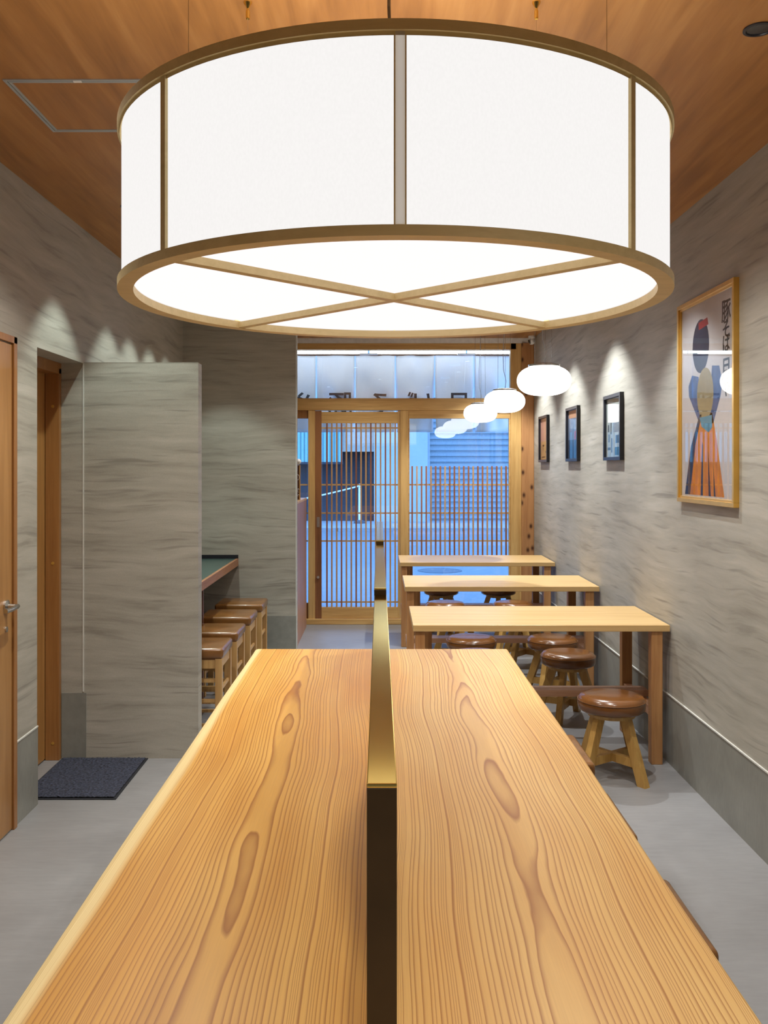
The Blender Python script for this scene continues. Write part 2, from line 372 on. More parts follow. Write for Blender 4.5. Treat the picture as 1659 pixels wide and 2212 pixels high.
# ---------------------------------------------------------------- shopfront
y0, y1 = YF-0.05, YF+0.05
struct('trim_6', boxes([(XL, 1.33, y0, y1, 2.675, 2.735)], 0.003), 'hin_x')                 # head beam
struct('trim_7', boxes([(XL, 1.33, y0-0.01, y1, 2.083, 2.20)], 0.003), 'hin_x')             # transom beam
struct('trim_8', B(1.38, XR-0.001, y0-0.02, y1+0.02, 0, 2.735, bev=0.003), 'knot_z')         # knotty corner post
struct('trim_9', B(1.275, 1.38, y0, y1, 0, 2.735, bev=0.003), 'hin_z')
struct('trim_10', B(-0.695, -0.628, y0, y1, 0, 2.083, bev=0.003), 'hin_z')                   # post left of the door
struct('trim_11', B(0.20, 0.278, y0, y1, 0, 2.083, bev=0.003), 'hin_z')                      # post right of the door
struct('trim_12', boxes([(XL, 1.275, y0-0.015, y1, 0, 0.055)], 0.004), 'hin_x')             # sill
wt = thing('window_1', (0, YF, 2.2), kind='structure')
part('window_glass', B(XL, 1.275, YF-0.003, YF+0.003, 2.20, 2.675), 'glass', wt)
# window_2 right of the door: frame, lattice, glass
w2 = thing('window_2', (0.78, YF, 0.05), kind='structure')
part('window_frame', boxes([(0.278, 1.275, YF-0.03, YF+0.03, 2.005, 2.083), (0.278, 1.275, YF-0.03, YF+0.03, 0.055, 0.13), (0.278, 0.292, YF-0.03, YF+0.03, 0.13, 2.005), (1.262, 1.275, YF-0.03, YF+0.03, 0.13, 2.005)], 0.002), 'hin_x', w2)
part('window_glass', B(0.292, 1.262, YF-0.003, YF+0.003, 0.13, 2.005), 'glass', w2)
for k in range(21):
    x = 0.318+k*0.0458
    part('slat', B(x-0.0075, x+0.0075, YF-0.028, YF-0.012, 0.60, 1.54), 'slat_d' if k % 3 != 1 else 'slat', w2)
for z in (1.358, 1.082, 0.81, 0.615):
    part('crossbar', B(0.292, 1.262, YF-0.012, YF-0.005, z-0.007, z+0.007), 'hin_x', w2)
# window_3 left of the door
w3 = thing('window_3', (-1.1, YF, 0.05), kind='structure')
part('window_frame', boxes([(XL, -0.695, YF-0.03, YF+0.03, 2.005, 2.083), (XL, -0.695, YF-0.03, YF+0.03, 0.055, 0.205), (XL, XL+0.05, YF-0.03, YF+0.03, 0.2, 2.005)], 0.002), 'frame_z', w3)
part('window_glass', B(XL+0.05, -0.70, YF-0.003, YF+0.003, 0.205, 2.005), 'glass', w3)
for z in (1.358, 1.082, 0.81):
    part('crossbar', B(XL+0.05, -0.70, YF-0.024, YF-0.010, z-0.007, z+0.007), 'hin_x', w3)
# door_3: sliding lattice entrance door
d3 = thing('door_3', (-0.2, YF-0.02, 0.055), kind='structure')
dy0, dy1 = YF-0.045, YF-0.012
part('stile', B(-0.628, -0.565, dy0, dy1, 0.058, 2.078, bev=0.002), 'dark_z', d3)
part('stile', B(0.178, 0.199, dy0, dy1, 0.058, 2.078, bev=0.002), 'hin_z', d3)
part('rail', B(-0.565, 0.178, dy0, dy1, 1.958, 2.068, bev=0.002), 'hin_x', d3)
part('rail', B(-0.565, 0.178, dy0, dy1, 0.058, 0.168, bev=0.002), 'hin_x', d3)
for k in range(15):
    x = -0.513+k*0.0475
    part('slat', B(x-0.0075, x+0.0075, dy0+0.003, dy0+0.016, 0.168, 1.958), 'slat' if k % 3 else 'slat_d', d3)
for z in (1.912, 1.358, 1.082, 0.81, 0.215):
    part('crossbar', B(-0.565, 0.178, dy0+0.016, dy0+0.026, z-0.007, z+0.007), 'hin_x', d3)
part('door_glass', B(-0.565, 0.178, dy1-0.006, dy1-0.002, 0.168, 1.958), 'glass', d3)
part('lock_plate', B(-0.612, -0.583, dy0-0.003, dy0, 0.945, 1.045, bev=0.001), 'chrome', d3)
part('knob', xf(Lt([(0.013, 0), (0.016, 0.008), (0.013, 0.016)], n=20), Matrix.Rotation(PI/2, 4, 'X'), (-0.598, dy0, 0.46)), 'chrome', d3, True)

# ================================================================ THE STREET
struct('street', B(-30, 30, YF+0.12, 22.3, -0.12, -0.02), 'asphalt')
struct('pavement', boxes([(-30, 30, 22.5, 25.3, -0.1, 0.06)]), 'pave')
struct('kerb', boxes([(-30+i*1.0, -29.01+i*1.0, 22.3, 22.5, -0.1, 0.06) for i in range(60)]), 'kerb')
struct('doorstep', B(-3, 3, YF+0.07, YF+0.5, -0.1, -0.015), 'pave')
fb = thing('building', (0, 25.6, 0), 'pale rendered building across the street behind the glass, with pillar, dark entrance and roller shutter', 'building')
part('pillar', B(-0.15, 1.29, 25.0, 25.8, 0, 6.5), 'fac', fb)
part('upper_wall', B(-8, 8, 25.15, 25.9, 3.4, 7.5), 'fac', fb)
part('side_wall', B(5.0, 8, 25.0, 25.9, 0, 3.4), 'fac', fb)
bm = bmesh.new()
for k in range(44):
    z = 0.05+k*0.077; bx(bm, 1.29, 5.0, 25.28-(0.05 if k % 2 else 0), 25.36, z, z+(0.076 if k % 2 else 0.0765))
part('roller_shutter', bm, 'shut', fb)
part('shutter_guide', B(1.29, 1.36, 25.15, 25.3, 0, 3.4), 'fac', fb)
part('entrance', boxes([(-8, -0.15, 25.9, 26.0, 0, 3.4), (-0.32, -0.15, 25.3, 25.8, 0, 3.4)]), 'facd', fb)  # shade inside the opening put into the near-black colour
part('fascia', B(-1.0, -0.15, 25.1, 25.5, 1.94, 3.4), 'beige', fb)
bm = bmesh.new()
for k in range(60):
    x = -7+k*0.1; bx(bm, x, x+0.06, 25.0, 25.12, 1.66, 3.4); bx(bm, x+0.06, x+0.1, 25.04, 25.12, 1.66, 3.4)
part('cladding', bm, 'teal', fb)
part('cladding_edge', B(-7, -0.98, 24.98, 25.2, 1.60, 1.66), 'facd', fb)
# chain barrier on the pavement
def barrier(x, label):
    p = thing('barrier_post', (x, 24.2, 0.06), label, 'post', None)
    part('base', Lt([(0.15, 0), (0.15, 0.05), (0.06, 0.09)], (x, 24.2, 0.06), 24), 'iron', p)
    part('pole', Lt([(0.034, 0.09), (0.034, 0.95), (0.055, 0.96), (0.05, 1.0), (0.01, 1.03)], (x, 24.2, 0.06), 20), 'plastic', p, True)
barrier(-0.52, 'slim white post with dark foot standing on the far pavement, holding the chain')
pts = []
for i in range(25):
    t = i/24; pts.append((-3.2+2.63*t, 24.2, 0.55+0.47*t**1.5+0.0*math.sin(t*PI)))
tag(part('barrier_chain', T(pts, 0.022, 6), 'plastic', None, loc=(-1.8, 24.2, 0.7)), 'white chain sagging from the white post across the dark entrance over the road', 'chain')
tag(part('manhole_cover', Lt([(0.33, -0.022), (0.33, -0.014), (0.29, -0.012), (0.285, -0.016), (0.05, -0.014)], (0.90, 13.9, 0), 40), 'iron', None, loc=(0.90, 13.9, -0.02)), 'round dark manhole cover in the blue-lit road, seen under the farthest table', 'manhole cover')

# tube lamp above the shop curtain
tl = thing('tube_lamp', (0, 9.32, 2.70), 'long white fluorescent strip glowing above the cloth curtain outside the transom', 'lamp')
part('housing', B(-1.5, 1.30, 9.30, 9.35, 2.70, 2.735), 'white', tl)
for a, b in ((-1.5, -0.12), (-0.10, 0.86), (0.88, 1.30)):
    part('lamp_tube', xf(T([(a, 0, 0), (b, 0, 0)], 0.019, 12), loc=(0, 9.32, 2.682)), 'tube', tl, True)
for x in (-0.11, 0.87):
    part('connector', B(x-0.09, x+0.09, 9.30, 9.34, 2.655, 2.668), 'plastic', tl)
struct('canopy', B(XL-0.3, XR+0.3, YF+0.05, YF+0.66, 2.76, 2.86), 'white')
# noren
nr = thing('noren_curtain', (0, 9.6, 2.68), 'white split cloth shop curtain hanging outside above the entrance, brush lettering seen from behind', 'curtain')
part('rod', T([(-1.55, 9.6, 2.69), (1.52, 9.6, 2.69)], 0.012, 12), 'dkpanel', nr)
part('bracket', boxes([(x-0.008, x+0.008, 9.592, 9.608, 2.695, 2.762) for x in (-1.4, -0.4, 0.5, 1.4)]), 'dkpanel', nr)
edges = [-1.47, -1.065, -0.654, -0.253, 0.162, 0.568, 0.974, 1.40]
chars = ['', 'や', '豚', 'そ', 'ば', '月', '']
def cloth_z(x, z, a, b):     # depth of the cloth
    u = (x-a)/(b-a); t = (2.68-z)/0.79
    return 9.6+0.024*math.sin(u*2*PI+a*9)*t+0.03*noise.noise(Vector((x*6, z*4, 1)))+0.018*math.exp(-((u-0.5)/0.9)**2)*math.sin(t*5+a*3)*t*0.5
for i in range(7):
    a, b = edges[i]+0.004, edges[i+1]-0.004
    bm = bmesh.new(); NX, NZ = 16, 22; grid = []
    for q in range(NZ+1):
        row = []
        for p in range(NX+1):
            t = q/NZ; gap = 0.013*max(0, t-0.28)*(1 if i != 1 else 1.4)
            x = a+gap+(b-a-2*gap)*p/NX; z = 2.68-0.79*t
            row.append(bm.verts.new((x, cloth_z(x, z, a, b)+0.02*abs(p/NX-0.5)*2*math.sin(min(1, max(0, t-0.2)*1.6)*PI), z)))
        grid.append(row)
    for q in range(NZ):
        for p in range(NX): bm.faces.new((grid[q][p], grid[q][p+1], grid[q+1][p+1], grid[q+1][p]))
    g0 = part('cloth_panel', bm, 'noren', nr, 'all')
    sm = g0.modifiers.new('thick', 'SOLIDIFY'); sm.thickness = 0.0015
    if chars[i]:
        bm = text_mesh(chars[i], 0.26)
        xf(bm, Matrix.Rotation(PI/2, 4, 'X'), None)                         # upright, facing -Y
        xf(bm, Matrix.Rotation(PI, 4, 'Z'), ((a+b)/2+0.05, 9.575, 2.165))    # facing the street: seen mirrored from inside
        part('lettering', bm, 'ink', g0)

# ================================================================ BIG TABLE
TH = 0.78
def ledge(y): return -0.519+0.0015*math.sin(y*2.1)+0.001*math.sin(y*5.3+1)
def redge(y): return 0.522+0.010*(y-1.0)/3+0.003*math.sin(y*3.1)
bt = thing('big_table', (0, 2.05, 0), 'long live-edge cedar plank table with brass partitions down its middle, in the foreground', 'table')
def plank(side):
    bm = bmesh.new(); N = 60; rings = []
    for i in range(N+1):
        y = 0.22+(3.852-0.22)*i/N
        if side < 0:
            e = ledge(y); xs = [(0.0, TH-0.07), (0.0, TH), (-0.1, TH), (-0.2, TH), (-0.3, TH), (-0.4, TH), (e+0.014, TH), (e+0.005, TH-0.003), (e, TH-0.010), (e+0.004, TH-0.035), (e+0.02, TH-0.07)]
        else:
            e = redge(y); xs = [(0.0, TH-0.07), (0.0, TH), (0.1, TH), (0.2, TH), (0.3, TH), (0.4, TH), (e-0.006, TH), (e-0.001, TH-0.003), (e, TH-0.012), (e-0.002, TH-0.04), (e-0.012, TH-0.07)]
        rings.append([bm.verts.new((x, y, z)) for x, z in xs])
    n = len(rings[0])
    for a, b in zip(rings, rings[1:]):
        for k in range(n):
            j = (k+1) % n; bm.faces.new((a[k], a[j], b[j], b[k]))
    bm.faces.new(rings[0]); bm.faces.new(list(reversed(rings[-1])))
    return bm
pl = part('table_plank', plank(-1), 'slab_l', bt); pl['label'] = 'left cedar plank with pale sapwood edge'
pr = part('table_plank', plank(1), 'slab_r', bt)
for y in (0.55, 3.3):
    for s in (-1, 1): part('leg', B(s*0.30-0.04, s*0.30+0.04, y, y+0.08, 0, TH-0.07, bev=0.004), 'tleg', bt)
part('stretcher', B(-0.03, 0.03, 0.55, 3.38, 0.16, 0.24, bev=0.004), 'tleg', bt)
# partitions: three stepped brass-capped screens standing on the table
for k, (ya, yb, zt) in enumerate(((0.738, 1.823, 1.2837), (1.825, 2.863, 1.297), (2.865, 3.835, 1.3085))):
    lab = ['lowest and nearest brass-capped table partition with dark end, standing on the plank table',
           'middle brass-capped partition standing between the nearest and the farthest one',
           'farthest and tallest brass-capped partition at the far end of the plank table'][k]
    cx = 0.0018-0.0006*k
    p = thing('table_partition', (cx, (ya+yb)/2, TH), lab, 'partition', None)
    part('top_rail', B(cx-0.012, cx+0.012, ya, yb, zt-0.0035, zt, bev=0.0008), 'brass', p)
    part('end_post', B(cx-0.012, cx+0.012, ya, ya+0.02, TH, zt-0.0035, bev=0.0008), 'brass_dark_refl', p)
    part('end_post', B(cx-0.012, cx+0.012, yb-0.02, yb, TH, zt-0.0035, bev=0.0008), 'brass_dark_refl', p)
    part('panel', B(cx-0.008, cx+0.008, ya+0.02, yb-0.02, TH, zt-0.0035), 'brass', p)

# ================================================================ DRUM LAMP
LX, LY, LR, LB, LTOP = 0.0335, 2.115, 0.604, 1.910, 2.262
dl = thing('drum_lamp', (LX, LY, LB), 'huge round white paper drum lamp with pale wooden rings hanging over the plank table', 'lamp')
c = (LX, LY, 0)
part('bottom_ring', Lt([(LR+0.003, LB), (LR+0.003, LB+0.018), (LR-0.030, LB+0.018), (LR-0.030, LB), (LR+0.003, LB)], c, 128, False), 'lampwood', dl, True)
part('top_ring', Lt([(LR+0.003, LTOP-0.018), (LR+0.003, LTOP), (LR-0.024, LTOP), (LR-0.024, LTOP-0.018), (LR+0.003, LTOP-0.018)], c, 128, False), 'lampwood', dl, True)
part('inner_rim', Lt([(LR-0.0025, LTOP-0.025), (LR-0.0025, LTOP-0.018)], c, 128, False), 'lampwood', dl, True)
part('paper_shade', Lt([(LR-0.006, LB+0.018), (LR-0.006, LTOP-0.018)], c, 128, False), 'shade', dl, True)
bm = bmesh.new(); vs = [bm.verts.new((LX+(LR-0.03)*math.cos(2*PI*i/96), LY+(LR-0.03)*math.sin(2*PI*i/96), LB+0.020)) for i in range(96)]; bm.faces.new(vs)
part('paper_base', bm, 'shadeb', dl)
bm = bmesh.new(); vs = [bm.verts.new((LX+(LR-0.03)*math.cos(2*PI*i/96), LY+(LR-0.03)*math.sin(2*PI*i/96), LTOP-0.03)) for i in range(96)]; bm.faces.new(vs)
part('lamp_top', bm, 'shadet', dl)
for k in range(4):
    a = PI/4+k*PI/2
    bm = B(-0.003, 0.006, -0.0075, 0.0075, LB+0.018, LTOP-0.018)
    xf(bm, Matrix.Rotation(a, 4, 'Z'), (LX+(LR-0.006)*math.cos(a), LY+(LR-0.006)*math.sin(a), 0)); part('post', bm, 'lampwood', dl)
for a in (-PI/2, PI/2):  # strip outside the shade stands for the inner strut's silhouette
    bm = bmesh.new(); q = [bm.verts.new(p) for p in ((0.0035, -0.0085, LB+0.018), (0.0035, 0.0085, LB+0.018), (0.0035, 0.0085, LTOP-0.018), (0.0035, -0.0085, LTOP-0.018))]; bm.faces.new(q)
    xf(bm, Matrix.Rotation(a, 4, 'Z'), (LX+(LR-0.006)*math.cos(a), LY+(LR-0.006)*math.sin(a), 0)); sm = part('strut_shadow_strip', bm, 'strut_shadow', dl)
    for s in (-1, 1):
        bm = B(-0.003, 0.0036, s*0.0092-0.0012, s*0.0092+0.0012, LB+0.018, LTOP-0.018)
        xf(bm, Matrix.Rotation(a, 4, 'Z'), (LX+(LR-0.006)*math.cos(a), LY+(LR-0.006)*math.sin(a), 0)); part('strut_edge', bm, 'lampwood', sm)
for k, a in enumerate((PI/4, -PI/4)):
    bm = B(-(LR-0.03), LR-0.03, -0.011, 0.011, LB+0.001+0.0004*k, LB+0.016)
    xf(bm, Matrix.Rotation(a, 4, 'Z'), (LX, LY, 0)); part('cross_bar', bm, 'lampwood', dl)
rw = 0.1835*LY/0.7071
for k in range(4):
    a = PI/4+k*PI/2; x, y = LX+rw*math.cos(a), LY+rw*math.sin(a)
    part('suspension_wire', T([(x, y, LTOP-0.004), (x, y, CEIL)], 0.0006, 6), 'chrome', dl)
    part('ceiling_gripper', Lt([(0.0045, CEIL-0.046), (0.0055, CEIL-0.042), (0.0055, CEIL-0.024), (0.0035, CEIL-0.022), (0.0045, CEIL-0.014), (0.011, CEIL-0.003), (0.011, CEIL)], (x, y, 0), 20), 'brass', dl, True)
part('power_cord', T([(0.025, 2.05, LTOP-0.03), (0.026, 2.1, 2.45), (0.022, 2.2, 2.62), (0.024, 2.35, CEIL)], 0.004, 8), 'cord', dl, True)

# ================================================================ PENDANT GLOBES
def pendant():
    r = thing('pendant_lamp', (0, 0, 2.015))
    z0 = 2.015; prof = []
    for i in range(33):
        t = -PI/2+PI*i/32; cc, ss = math.cos(t), math.sin(t)
        prof.append((max(0.0015, 0.15*abs(cc)**0.70), z0+0.083*(abs(ss)**0.95)*(1 if ss > 0 else -1)))
    part('glass_globe', Lt(prof, (0, 0, 0), 48), 'globe', r, 'all')
    part('cap', Lt([(0.088, z0+0.078), (0.088, z0+0.088), (0.06, z0+0.094), (0.02, z0+0.096)], n=40), 'chrome', r, True)
    for k in range(3):
        a = k*2*PI/3+0.5; x, y = 0.055*math.cos(a), 0.055*math.sin(a)
        part('suspension_wire', T([(x, y, z0+0.09), (x*0.9, y*0.9, CEIL)], 0.0012, 6), 'chrome', r)
    part('power_cord', T([(0.0, 0, z0+0.09), (0.012, 0, z0+0.15), (-0.008, 0, z0+0.23), (-0.012, 0, z0+0.36), (0.0, 0, z0+0.55), (0, 0, CEIL)], 0.0022, 8), 'alu', r, True)
    part('ceiling_plate', Lt([(0.065, CEIL-0.02), (0.068, CEIL)], n=32), 'white', r, True)
    return r
pp = pendant()
for k, (x, y, lab) in enumerate(((0.918, 5.195, 'largest-looking flattened white glass pendant lamp, nearest of three, above the closest small table'),
                                 (0.921, 6.855, 'middle flattened white glass pendant lamp, above the second small table'),
                                 (0.905, 8.36, 'farthest flattened white glass pendant lamp, near the shop window'))):
    o = pp if k == 0 else copy_tree(pp)
    o.location = (x, y, 2.015); tag(o, lab, 'lamp', 'pendant globes')

# ================================================================ SMALL TABLES
def small_table():
    r = thing('small_table', (0, 0, 0)); h = 0.72; W0, W1, D = -0.66, 0.66, 0.33
    part('table_top', B(W0, W1, -D, D, h-0.033, h, bev=0.002), 'ttop', r)
    part('leg', B(W0+0.012, W0+0.062, -D+0.012, -D+0.062, 0, h-0.033, bev=0.002), 'tleg', r)
    part('leg', B(W1-0.092, W1-0.034, -D+0.012, -D+0.07, 0, h-0.033, bev=0.002), 'tleg', r)
    part('leg', B(W0+0.072, W0+0.13, D-0.07, D-0.012, 0, h-0.033, bev=0.002), 'tleg', r)
    part('leg', B(W1-0.092, W1-0.034, D-0.07, D-0.012, 0, h-0.033, bev=0.002), 'tleg', r)
    for a, b in ((W0+0.022, W0+0.082), (W1-0.084, W1-0.044)):
        part('side_rail', B(a, b, -D+0.02, D-0.02, 0.235, 0.285, bev=0.002), 'plank', r)
    part('footrest', B(W0+0.03, W1-0.03, -0.055, 0.055, 0.285, 0.32, bev=0.002), 'plank', r)
    return r
st = small_table()
for k, (y, lab) in enumerate(((5.11, 'nearest small light wood table, against the right wall below the gold-framed poster'),
                              (6.645, 'middle small light wood table against the right wall'),
                              (8.237, 'farthest small light wood table, next to the shop window'))):
    o = st if k == 0 else copy_tree(st)
    o.location = (0.832, y, 0); tag(o, lab, 'table', 'small tables along the right wall')

# ================================================================ ROUND STOOLS
def round_stool():
    r = thing('round_stool', (0, 0, 0)); hs = 0.408
    part('seat', Lt([(0.12, hs-0.082), (0.150, hs-0.080), (0.163, hs-0.070), (0.166, hs-0.045), (0.163, hs-0.022), (0.150, hs-0.007), (0.12, hs-0.001), (0.06, hs+0.001), (0.005, hs+0.001)], n=48), 'leather', r, 'all')
    part('piping', xf(T([(0.1645*math.cos(2*PI*i/48), 0.1645*math.sin(2*PI*i/48), hs-0.026) for i in range(49)], 0.0028, 6)), 'leather', r, True)
    part('seat_block', Lt([(0.115, hs-0.105), (0.12, hs-0.082)], n=32), 'sleg', r, True)
    for k in range(4):
        a = PI/4+k*PI/2; d = Vector((math.cos(a), math.sin(a), 0))
        bm = bar(bmesh.new(), d*0.085+Vector((0, 0, hs-0.09)), d*0.195+Vector((0, 0, 0.0)), 0.032, 0.046, up=d, w2=0.036, h2=0.05)
        for v in bm.verts:
            if v.co.z < 0.03: v.co.z = 0.0
        part('leg', bm, 'sleg', r)
    for k in range(2):
        a = PI/4+k*PI/2; d = Vector((math.cos(a), math.sin(a), 0))
        part('stretcher', bar(bmesh.new(), d*-0.165+Vector((0, 0, 0.10+0.001*k)), d*0.165+Vector((0, 0, 0.10+0.001*k)), 0.028, 0.04), 'sleg', r)
    return r
rs = round_stool()
spots = [(1.15, 4.615, -0.16, 'round brown leather stool with splayed legs, nearest, in full view beside the plank table'),
         (1.15, 5.68, 0.3, 'round brown leather stool on the far side of the nearest small table, by the wall'),
         (0.595, 5.68, 0.1, 'round brown stool mostly hidden behind the far end of the plank table'),
         (0.61, 6.19, 0.5, 'left round brown stool on the near side of the middle small table'),
         (1.15, 6.19, 0.2, 'right round brown stool on the near side of the middle small table'),
         (0.60, 7.23, 0.7, 'left round stool on the far side of the middle small table, only legs showing'),
         (1.13, 7.23, 0.1, 'right round stool on the far side of the middle small table, mostly hidden'),
         (0.548, 7.78, 0.4, 'left round brown stool on the near side of the farthest small table'),
         (1.113, 7.78, 0.0, 'right round brown stool on the near side of the farthest small table'),
         (0.585, 8.82, 0.3, 'left round stool between the farthest small table and the window'),
         (1.125, 8.82, 0.6, 'right round stool between the farthest small table and the window')]
for k, (x, y, a, lab) in enumerate(spots):
    o = rs if k == 0 else copy_tree(rs)
    o.location = (x, y, 0); o.rotation_euler = (0, 0, a); tag(o, lab, 'stool', 'round stools at the small tables')

# ================================================================ SQUARE STOOLS
def square_stool():
    r = thing('square_stool', (0, 0, 0)); hs = 0.535; a = 0.174
    bm = B(-a, a, -a, a, hs-0.058, hs, bev=0.017, seg=4)
    part('seat', bm, 'leather2', r, 'all')
    part('seat_board', B(-a+0.01, a-0.01, -a+0.01, a-0.01, hs-0.062, hs-0.052), 'leather', r)
    for sx in (-1, 1):
        for sy in (-1, 1):
            x, y = sx*(a-0.025), sy*(a-0.025); part('leg', B(x-0.019, x+0.019, y-0.019, y+0.019, 0, hs-0.058, bev=0.002), 'sqleg', r)
    for s in (-1, 1):
        p = s*(a-0.022)
        part('apron', B(-a+0.04, a-0.04, p-0.009, p+0.009, hs-0.112, hs-0.06), 'sqleg', r)
        part('apron', B(p-0.009, p+0.009, -a+0.04, a-0.04, hs-0.112, hs-0.06), 'sqleg', r)
        for z in (0.345, 0.235, 0.10):
            part('rung', B(-a+0.04, a-0.04, p-0.006, p+0.006, z, z+0.018), 'sqleg', r)
        for z in (0.29, 0.13):
            part('rung', B(p-0.006, p+0.006, -a+0.04, a-0.04, z, z+0.018), 'sqleg', r)
    return r
ss = square_stool()
sq = [(-1.035, 5.284, 'square tan leather stool at the wall counter, nearest of the four', 'square stools at the wall counter'),
      (-1.03, 5.784, 'second square stool from the front at the wall counter', 'square stools at the wall counter'),
      (-1.03, 6.359, 'third square stool from the front at the wall counter', 'square stools at the wall counter'),
      (-1.025, 6.924, 'farthest square stool at the wall counter, in front of the streaked wall', 'square stools at the wall counter'),
      (0.531, 2.094, 'nearest square stool tucked under the right side of the plank table, only its edge showing', 'square stools at the plank table'),
      (0.531, 2.699, 'middle square stool tucked under the right side of the plank table', 'square stools at the plank table'),
      (0.556, 3.31, 'square stool at the far right corner of the plank table, behind the other two', 'square stools at the plank table')]
for k, (x, y, lab, gr) in enumerate(sq):
    o = ss if k == 0 else copy_tree(ss)
    o.location = (x, y, 0); tag(o, lab, 'stool', gr)

# ================================================================ WALL COUNTER
ct = thing('wall_counter', (-1.33, 6.3, 0), 'dark green topped counter with reddish wooden edge along the left wall behind the wing wall', 'counter')
part('counter_top', B(XL, -1.14, YW+0.1, YBL, 0.765, 0.806), 'counter', ct)
part('counter_edge', B(-1.14, -1.12, YW+0.1, YBL, 0.750, 0.807, bev=0.002), 'cedge', ct)
part('upstand', boxes([(XL, -1.12, YBL-0.015, YBL, 0.806, 0.836), (XL, XL+0.015, YW+0.1, YBL-0.015, 0.806, 0.836)]), 'black', ct)
part('support_panel', B(XL, -1.16, 6.10, 6.14, 0, 0.765), 'dkpanel', ct)
part('back_panel', B(XL+0.004, XL+0.02, YW+0.1, YBL, BBH, 0.765), 'dkpanel', ct)

# cabinet by the entrance
cb = thing('cabinet', (-1.0, 8.2, 0), 'reddish wooden cabinet behind the end wall, left of the entrance door', 'cabinet')
part('body', B(-1.30, -0.712, YBL+0.13, 8.93, 0.0, 1.215), 'cab', cb)
part('side_panel', B(-0.712, -0.702, YBL+0.13, 8.93, 0.0, 1.215), 'cab', cb)
part('cabinet_top', B(-1.31, -0.700, YBL+0.13, 8.95, 1.215, 1.237, bev=0.002), 'hin_x', cb)
rk = thing('menu_rack', (-0.77, 8.3, 1.237), 'small light wood stand with dark lettered panels on top of the cabinet', 'rack')
for x in (-0.790, -0.699-0.012): part('upright', B(x-0.005, x+0.005, 8.29, 8.31, 1.237, 1.55), 'hin_z', rk)
part('upright', B(-0.752, -0.744, 8.285, 8.315, 1.237, 1.55), 'hin_z', rk)
dp = part('dark_panel', B(-0.744, -0.716, 8.292, 8.306, 1.24, 1.545), 'dkpanel', rk)
ring = [(-0.73+0.014*math.cos(t), 8.290, 1.44+0.024*math.sin(t)) for t in [PI*0.15*i-PI/2 for i in range(8)]]
part('mark', T(ring, 0.002, 6), 'plastic', dp)
for i, z in enumerate((1.33, 1.305, 1.28)):
    part('mark', xf(T([(0.007*math.cos(t*0.7), 0, 0.008*math.sin(t*0.7)) for t in range(8)], 0.0018, 6), loc=(-0.728+0.003*(-1)**i, 8.290, z)), 'plastic', dp)
bl = thing('ball_ornament', (-0.735, 8.42, 1.237), 'small pale round ball on a thin stem beside the rack on the cabinet', 'ornament')
part('stem', T([(-0.735, 8.42, 1.237), (-0.735, 8.42, 1.56)], 0.004), 'alu', bl)
part('ball', Lt([(max(0.001, 0.026*math.cos(t)), 1.58+0.026*math.sin(t)) for t in [-PI/2+PI*i/16 for i in range(17)]], (-0.735, 8.42, 0), 24), 'plastic', bl, 'all')

# doormat
dm = thing('doormat', (-1.43, 4.65, 0), 'dark charcoal doormat on the grey floor in front of the sliding door recess', 'doormat')
part('rubber_border', B(-1.665, -1.215, 4.285, 4.885, 0.0005, 0.006, bev=0.001), 'matedge', dm)
bm = bmesh.new(); n1, n2 = 60, 80; gr = []
for i in range(n1+1):
    gr.append([bm.verts.new((-1.655+0.43*i/n1, 4.295+0.58*j/n2, 0.010+0.004*noise.noise(Vector((i*0.9, j*0.9, 0)))+0.002*random.random())) for j in range(n2+1)])
for i in range(n1):
    for j in range(n2): bm.faces.new((gr[i][j], gr[i+1][j], gr[i+1][j+1], gr[i][j+1]))
part('pile', bm, 'mat', dm)

# ================================================================ PICTURES ON THE RIGHT WALL
# helper: u runs along the wall away from the camera (world Y), v is height, depth is measured out from the wall
RW = lambda u, v, d: (XR-d, u, v)
def frame_bm(y0, y1, z0, z1, w, d0, d1):
    bm = bmesh.new()
    for a in ((y0, y1, z0, z0+w), (y0, y1, z1-w, z1), (y0, y0+w, z0+w, z1-w), (y1-w, y1, z0+w, z1-w)): bx(bm, XR-d1, XR-d0, a[0], a[1], a[2], a[3], bev=0.001)
    return bm
ps = thing('poster', (XR, 4.25, 1.36), 'tall gold-framed poster with blue and orange painted shapes and brush lettering, on the right wall', 'poster')
PY0, PY1, PZ0, PZ1 = 3.88, 4.62, 1.363, 2.326
part('frame', frame_bm(PY0, PY1, PZ0, PZ1, 0.020, 0.0, 0.024), 'gold', ps)
fi = part('frame_lip', frame_bm(PY0+0.02, PY1-0.02, PZ0+0.02, PZ1-0.02, 0.010, 0.0, 0.016), 'gold', ps)
pb = part('print', B(XR-0.008, XR-0.001, PY0+0.02, PY1-0.02, PZ0+0.02, PZ1-0.02), 'paper', ps)
part('picture_glass', B(XR-0.0125, XR-0.0115, PY0+0.03, PY1-0.03, PZ0+0.03, PZ1-0.03), 'pglass', ps)
PW, PH = PY1-PY0, PZ1-PZ0
def shape(pts, mat, lay):        # pts in fractions: u from the left of the poster (far end), v from the top
    return part('painted_shape', poly([(PY1-u*PW, PZ1-v*PH) for u, v in pts], RW, 0.0081+lay*0.0002, 0.0083+lay*0.0002), mat, pb)
def ell(cu, cv, ru, rv, n=28): return [(cu+ru*math.cos(2*PI*i/n), cv+rv*math.sin(2*PI*i/n)) for i in range(n)]
shape([(0.38, 0.57), (0.60, 0.57), (0.68, 0.70), (0.80, 0.96), (0.10, 0.96), (0.20, 0.75)], 'orange', 0)
shape([(0.38, 0.57), (0.42, 0.57), (0.30, 0.72), (0.20, 0.96), (0.10, 0.96), (0.22, 0.72)], 'navy', 1)
